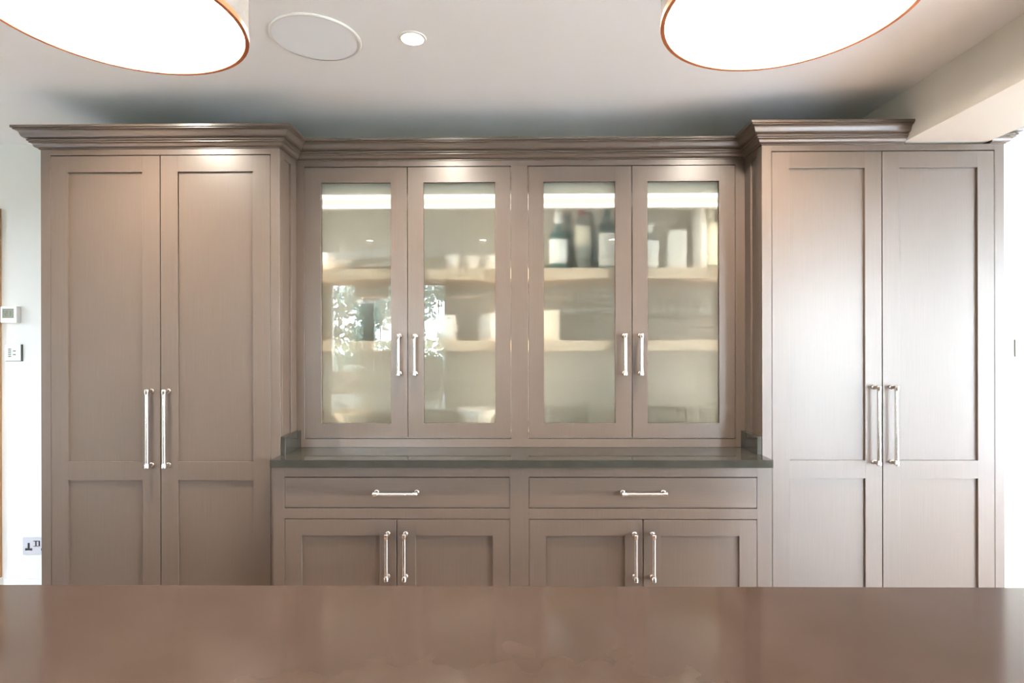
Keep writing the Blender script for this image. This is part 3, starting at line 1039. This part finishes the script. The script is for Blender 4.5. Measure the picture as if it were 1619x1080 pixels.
# ------------------------------------------------------------------ sink side of the room (seen as reflections in the panes)
sc_ = thing('sink_cabinet', 'olive brown run of units under the sink window, mirrored in the panes', 'cabinet', (-.8, -1.6, 0))
obj('carcass', B(-3.2, 1.5, WF + .002, -1.30, .10, .8795), M['rear_unit'], sc_)
obj('plinth', B(-3.2, 1.5, WF + .002, -1.36, 0, .10), M['rear_unit'], sc_)
for i in range(8):
    a = -3.2 + i * .5875
    bm = bmesh.new()
    box(bm, a + .004, a + .583, -1.2998, -1.28, .12, .865, BEV)
    obj('door', bm, M['rear_unit'], sc_)
sw_ = obj('sink_worktop', B(-3.22, 1.52, WF + .002, -1.262, .88, .91, .002), M['island_stone'], None, (-.8, -1.58, .88))
tag(sw_, 'taupe stone worktop under the sink window, mirrored in the panes', 'worktop')
tp = thing('tap', 'slim chrome sink tap with curved spout, mirrored in the panes', 'tap', (-1.62, -1.78, .91))
cu = bpy.data.curves.new('spout', 'CURVE')
cu.dimensions = '3D'; cu.bevel_depth = .011; cu.bevel_resolution = 3
s3 = cu.splines.new('POLY')
pts = [(0, 0, .03), (0, 0, .22)] + [(0, .09 - .09 * math.cos(a), .22 + .09 * math.sin(a)) for a in [PI * k / 10 for k in range(1, 11)]] + [(0, .18, .18)]
s3.points.add(len(pts) - 1)
for p, q in zip(s3.points, pts): p.co = (*q, 1)
cu.materials.append(M['steel'])
co = bpy.data.objects.new('spout_curve', cu)
me = bpy.data.meshes.new_from_object(co)
bpy.data.objects.remove(co)
for p in me.polygons: p.use_smooth = True
co = bpy.data.objects.new('spout', me); COL.objects.link(co); co.parent = tp
obj('base', L([(0, .9102), (.026, .9102), (.026, .916), (.018, .92), (.018, .955), (0, .955)], (-1.62, -1.78, 0), 24), M['steel'], tp, smooth=True)
kr = thing('kitchen_roll', 'white paper roll on a steel stand beside the sink', 'paper roll', (-2.30, -1.62, .91))
obj('stand', L([(0, .9102), (.08, .9102), (.08, .918), (.01, .922), (.008, 1.20), (.016, 1.21), (.012, 1.225), (0, 1.225)], (-2.30, -1.62, 0), 28), M['steel'], kr, smooth=True)
obj('roll', L([(.02, .924), (.062, .924), (.062, 1.18), (.02, 1.18), (.02, .924)], (-2.30, -1.62, 0), 36), M['paper'], kr, smooth=True)
cb = obj('chopping_board', B(-1.74, -1.49, -1.845, -1.822, .9102, 1.27, .004), M['shelf'], None, (-1.6, -1.83, .91))
tag(cb, 'pale wooden chopping board standing against the sink window', 'board')
pf = thing('picture_frame', 'small grey framed picture propped on the sink worktop', 'picture', (-1.03, -1.80, .91))
bm = bmesh.new()
box(bm, -1.135, -1.112, -1.82, -1.80, .9102, 1.19, .002); box(bm, -.938, -.915, -1.82, -1.80, .9102, 1.19, .002)
box(bm, -1.112, -.938, -1.82, -1.80, .9102, .934, .002); box(bm, -1.112, -.938, -1.82, -1.80, 1.167, 1.19, .002)
obj('frame', bm, M['satin_plate'], pf)
obj('print', B(-1.113, -.937, -1.818, -1.81, .933, 1.168), M['label_cream'], pf)

# ------------------------------------------------------------------ garden outside
struct('ground', B(-40, 40, -60, 30, -.40, -.20), M['lawn'])
bm = bmesh.new()
box(bm, WR + .15, WR + 4.5, -6.5, 5, -.20, -.13)
box(bm, WL - .15, WR + .15, -6.5, WF - .15, -.20, -.13)
box(bm, WL - 3.5, WL - .15, -6.5, 5, -.20, -.13)
struct('bounce_terrace', bm, M['bounce_terrace'])  # unseen paving added round the house to bounce light indoors


def tree(x, y, h, cr, mat, lab, n=2600, seed=1):
    rnd = random.Random(seed)
    t_ = thing('tree', lab, 'tree', (x, y, -.2), 'trees in the garden')
    obj('trunk', L([(0, -.2), (.22, -.2), (.16, .4), (.12, h * .5), (.05, h * .85), (0, h * .85)], (x, y, 0), 10), M['soil'], t_, smooth=True)
    bm = bmesh.new()
    cl = [(rnd.gauss(0, cr * .45), rnd.gauss(0, cr * .45), h * .55 + rnd.gauss(0, h * .2)) for _ in range(26)]
    for _ in range(n):
        c = rnd.choice(cl)
        p = Vector((x + c[0] + rnd.gauss(0, cr * .17), y + c[1] + rnd.gauss(0, cr * .17), max(.6, c[2] + rnd.gauss(0, cr * .15))))
        a = Vector((rnd.gauss(0, 1), rnd.gauss(0, 1), rnd.gauss(0, 1))).normalized()
        b2 = a.cross(Vector((rnd.gauss(0, 1), rnd.gauss(0, 1), rnd.gauss(0, 1)))).normalized()
        s = rnd.uniform(.07, .15)
        vs = [bm.verts.new(p + a * s), bm.verts.new(p + b2 * s * .5), bm.verts.new(p - a * s), bm.verts.new(p - b2 * s * .5)]
        bm.faces.new(vs)
    f_ = obj('foliage', bm, mat, t_)
    f_['kind'] = 'stuff'


tree(-4.6, -12.0, 4.6, 1.15, M['leaf_b'], 'blue green garden tree mirrored in the first glass door', seed=3)
tree(-8.0, -11.5, 4.8, 1.2, M['leaf'], 'broad green garden tree mirrored at the left edge of the first door', seed=5)
tree(-2.2, -14.5, 5.2, 1.3, M['leaf_b'], 'garden tree mirrored in the second glass door', seed=8)
tree(-11.5, -19, 7.5, 2.2, M['leaf'], 'tallest garden tree at the far end of the lawn', seed=11)
rnd = random.Random(4)
hd = thing('hedge', 'long dark green hedge along the back of the lawn', 'hedge', (-6, -27, -.2))
obj('stem', (lambda bm: ([box(bm, -18 + i * 1.0, -17.96 + i * 1.0, -27.02, -26.98, -.2, 1.0) for i in range(26)], bm)[-1])(bmesh.new()), M['soil'], hd)
bm = bmesh.new()
for _ in range(5000):
    p = Vector((rnd.uniform(-18, 8), -27 + rnd.gauss(0, .35), rnd.uniform(-.15, 1.5) + rnd.gauss(0, .08)))
    a = Vector((rnd.gauss(0, 1), rnd.gauss(0, 1), rnd.gauss(0, 1))).normalized()
    b2 = a.cross(Vector((rnd.gauss(0, 1), rnd.gauss(0, 1), rnd.gauss(0, 1)))).normalized()
    s = rnd.uniform(.10, .2)
    bm.faces.new([bm.verts.new(p + a * s), bm.verts.new(p + b2 * s * .6), bm.verts.new(p - a * s), bm.verts.new(p - b2 * s * .6)])
obj('foliage', bm, M['leaf'], hd)['kind'] = 'stuff'
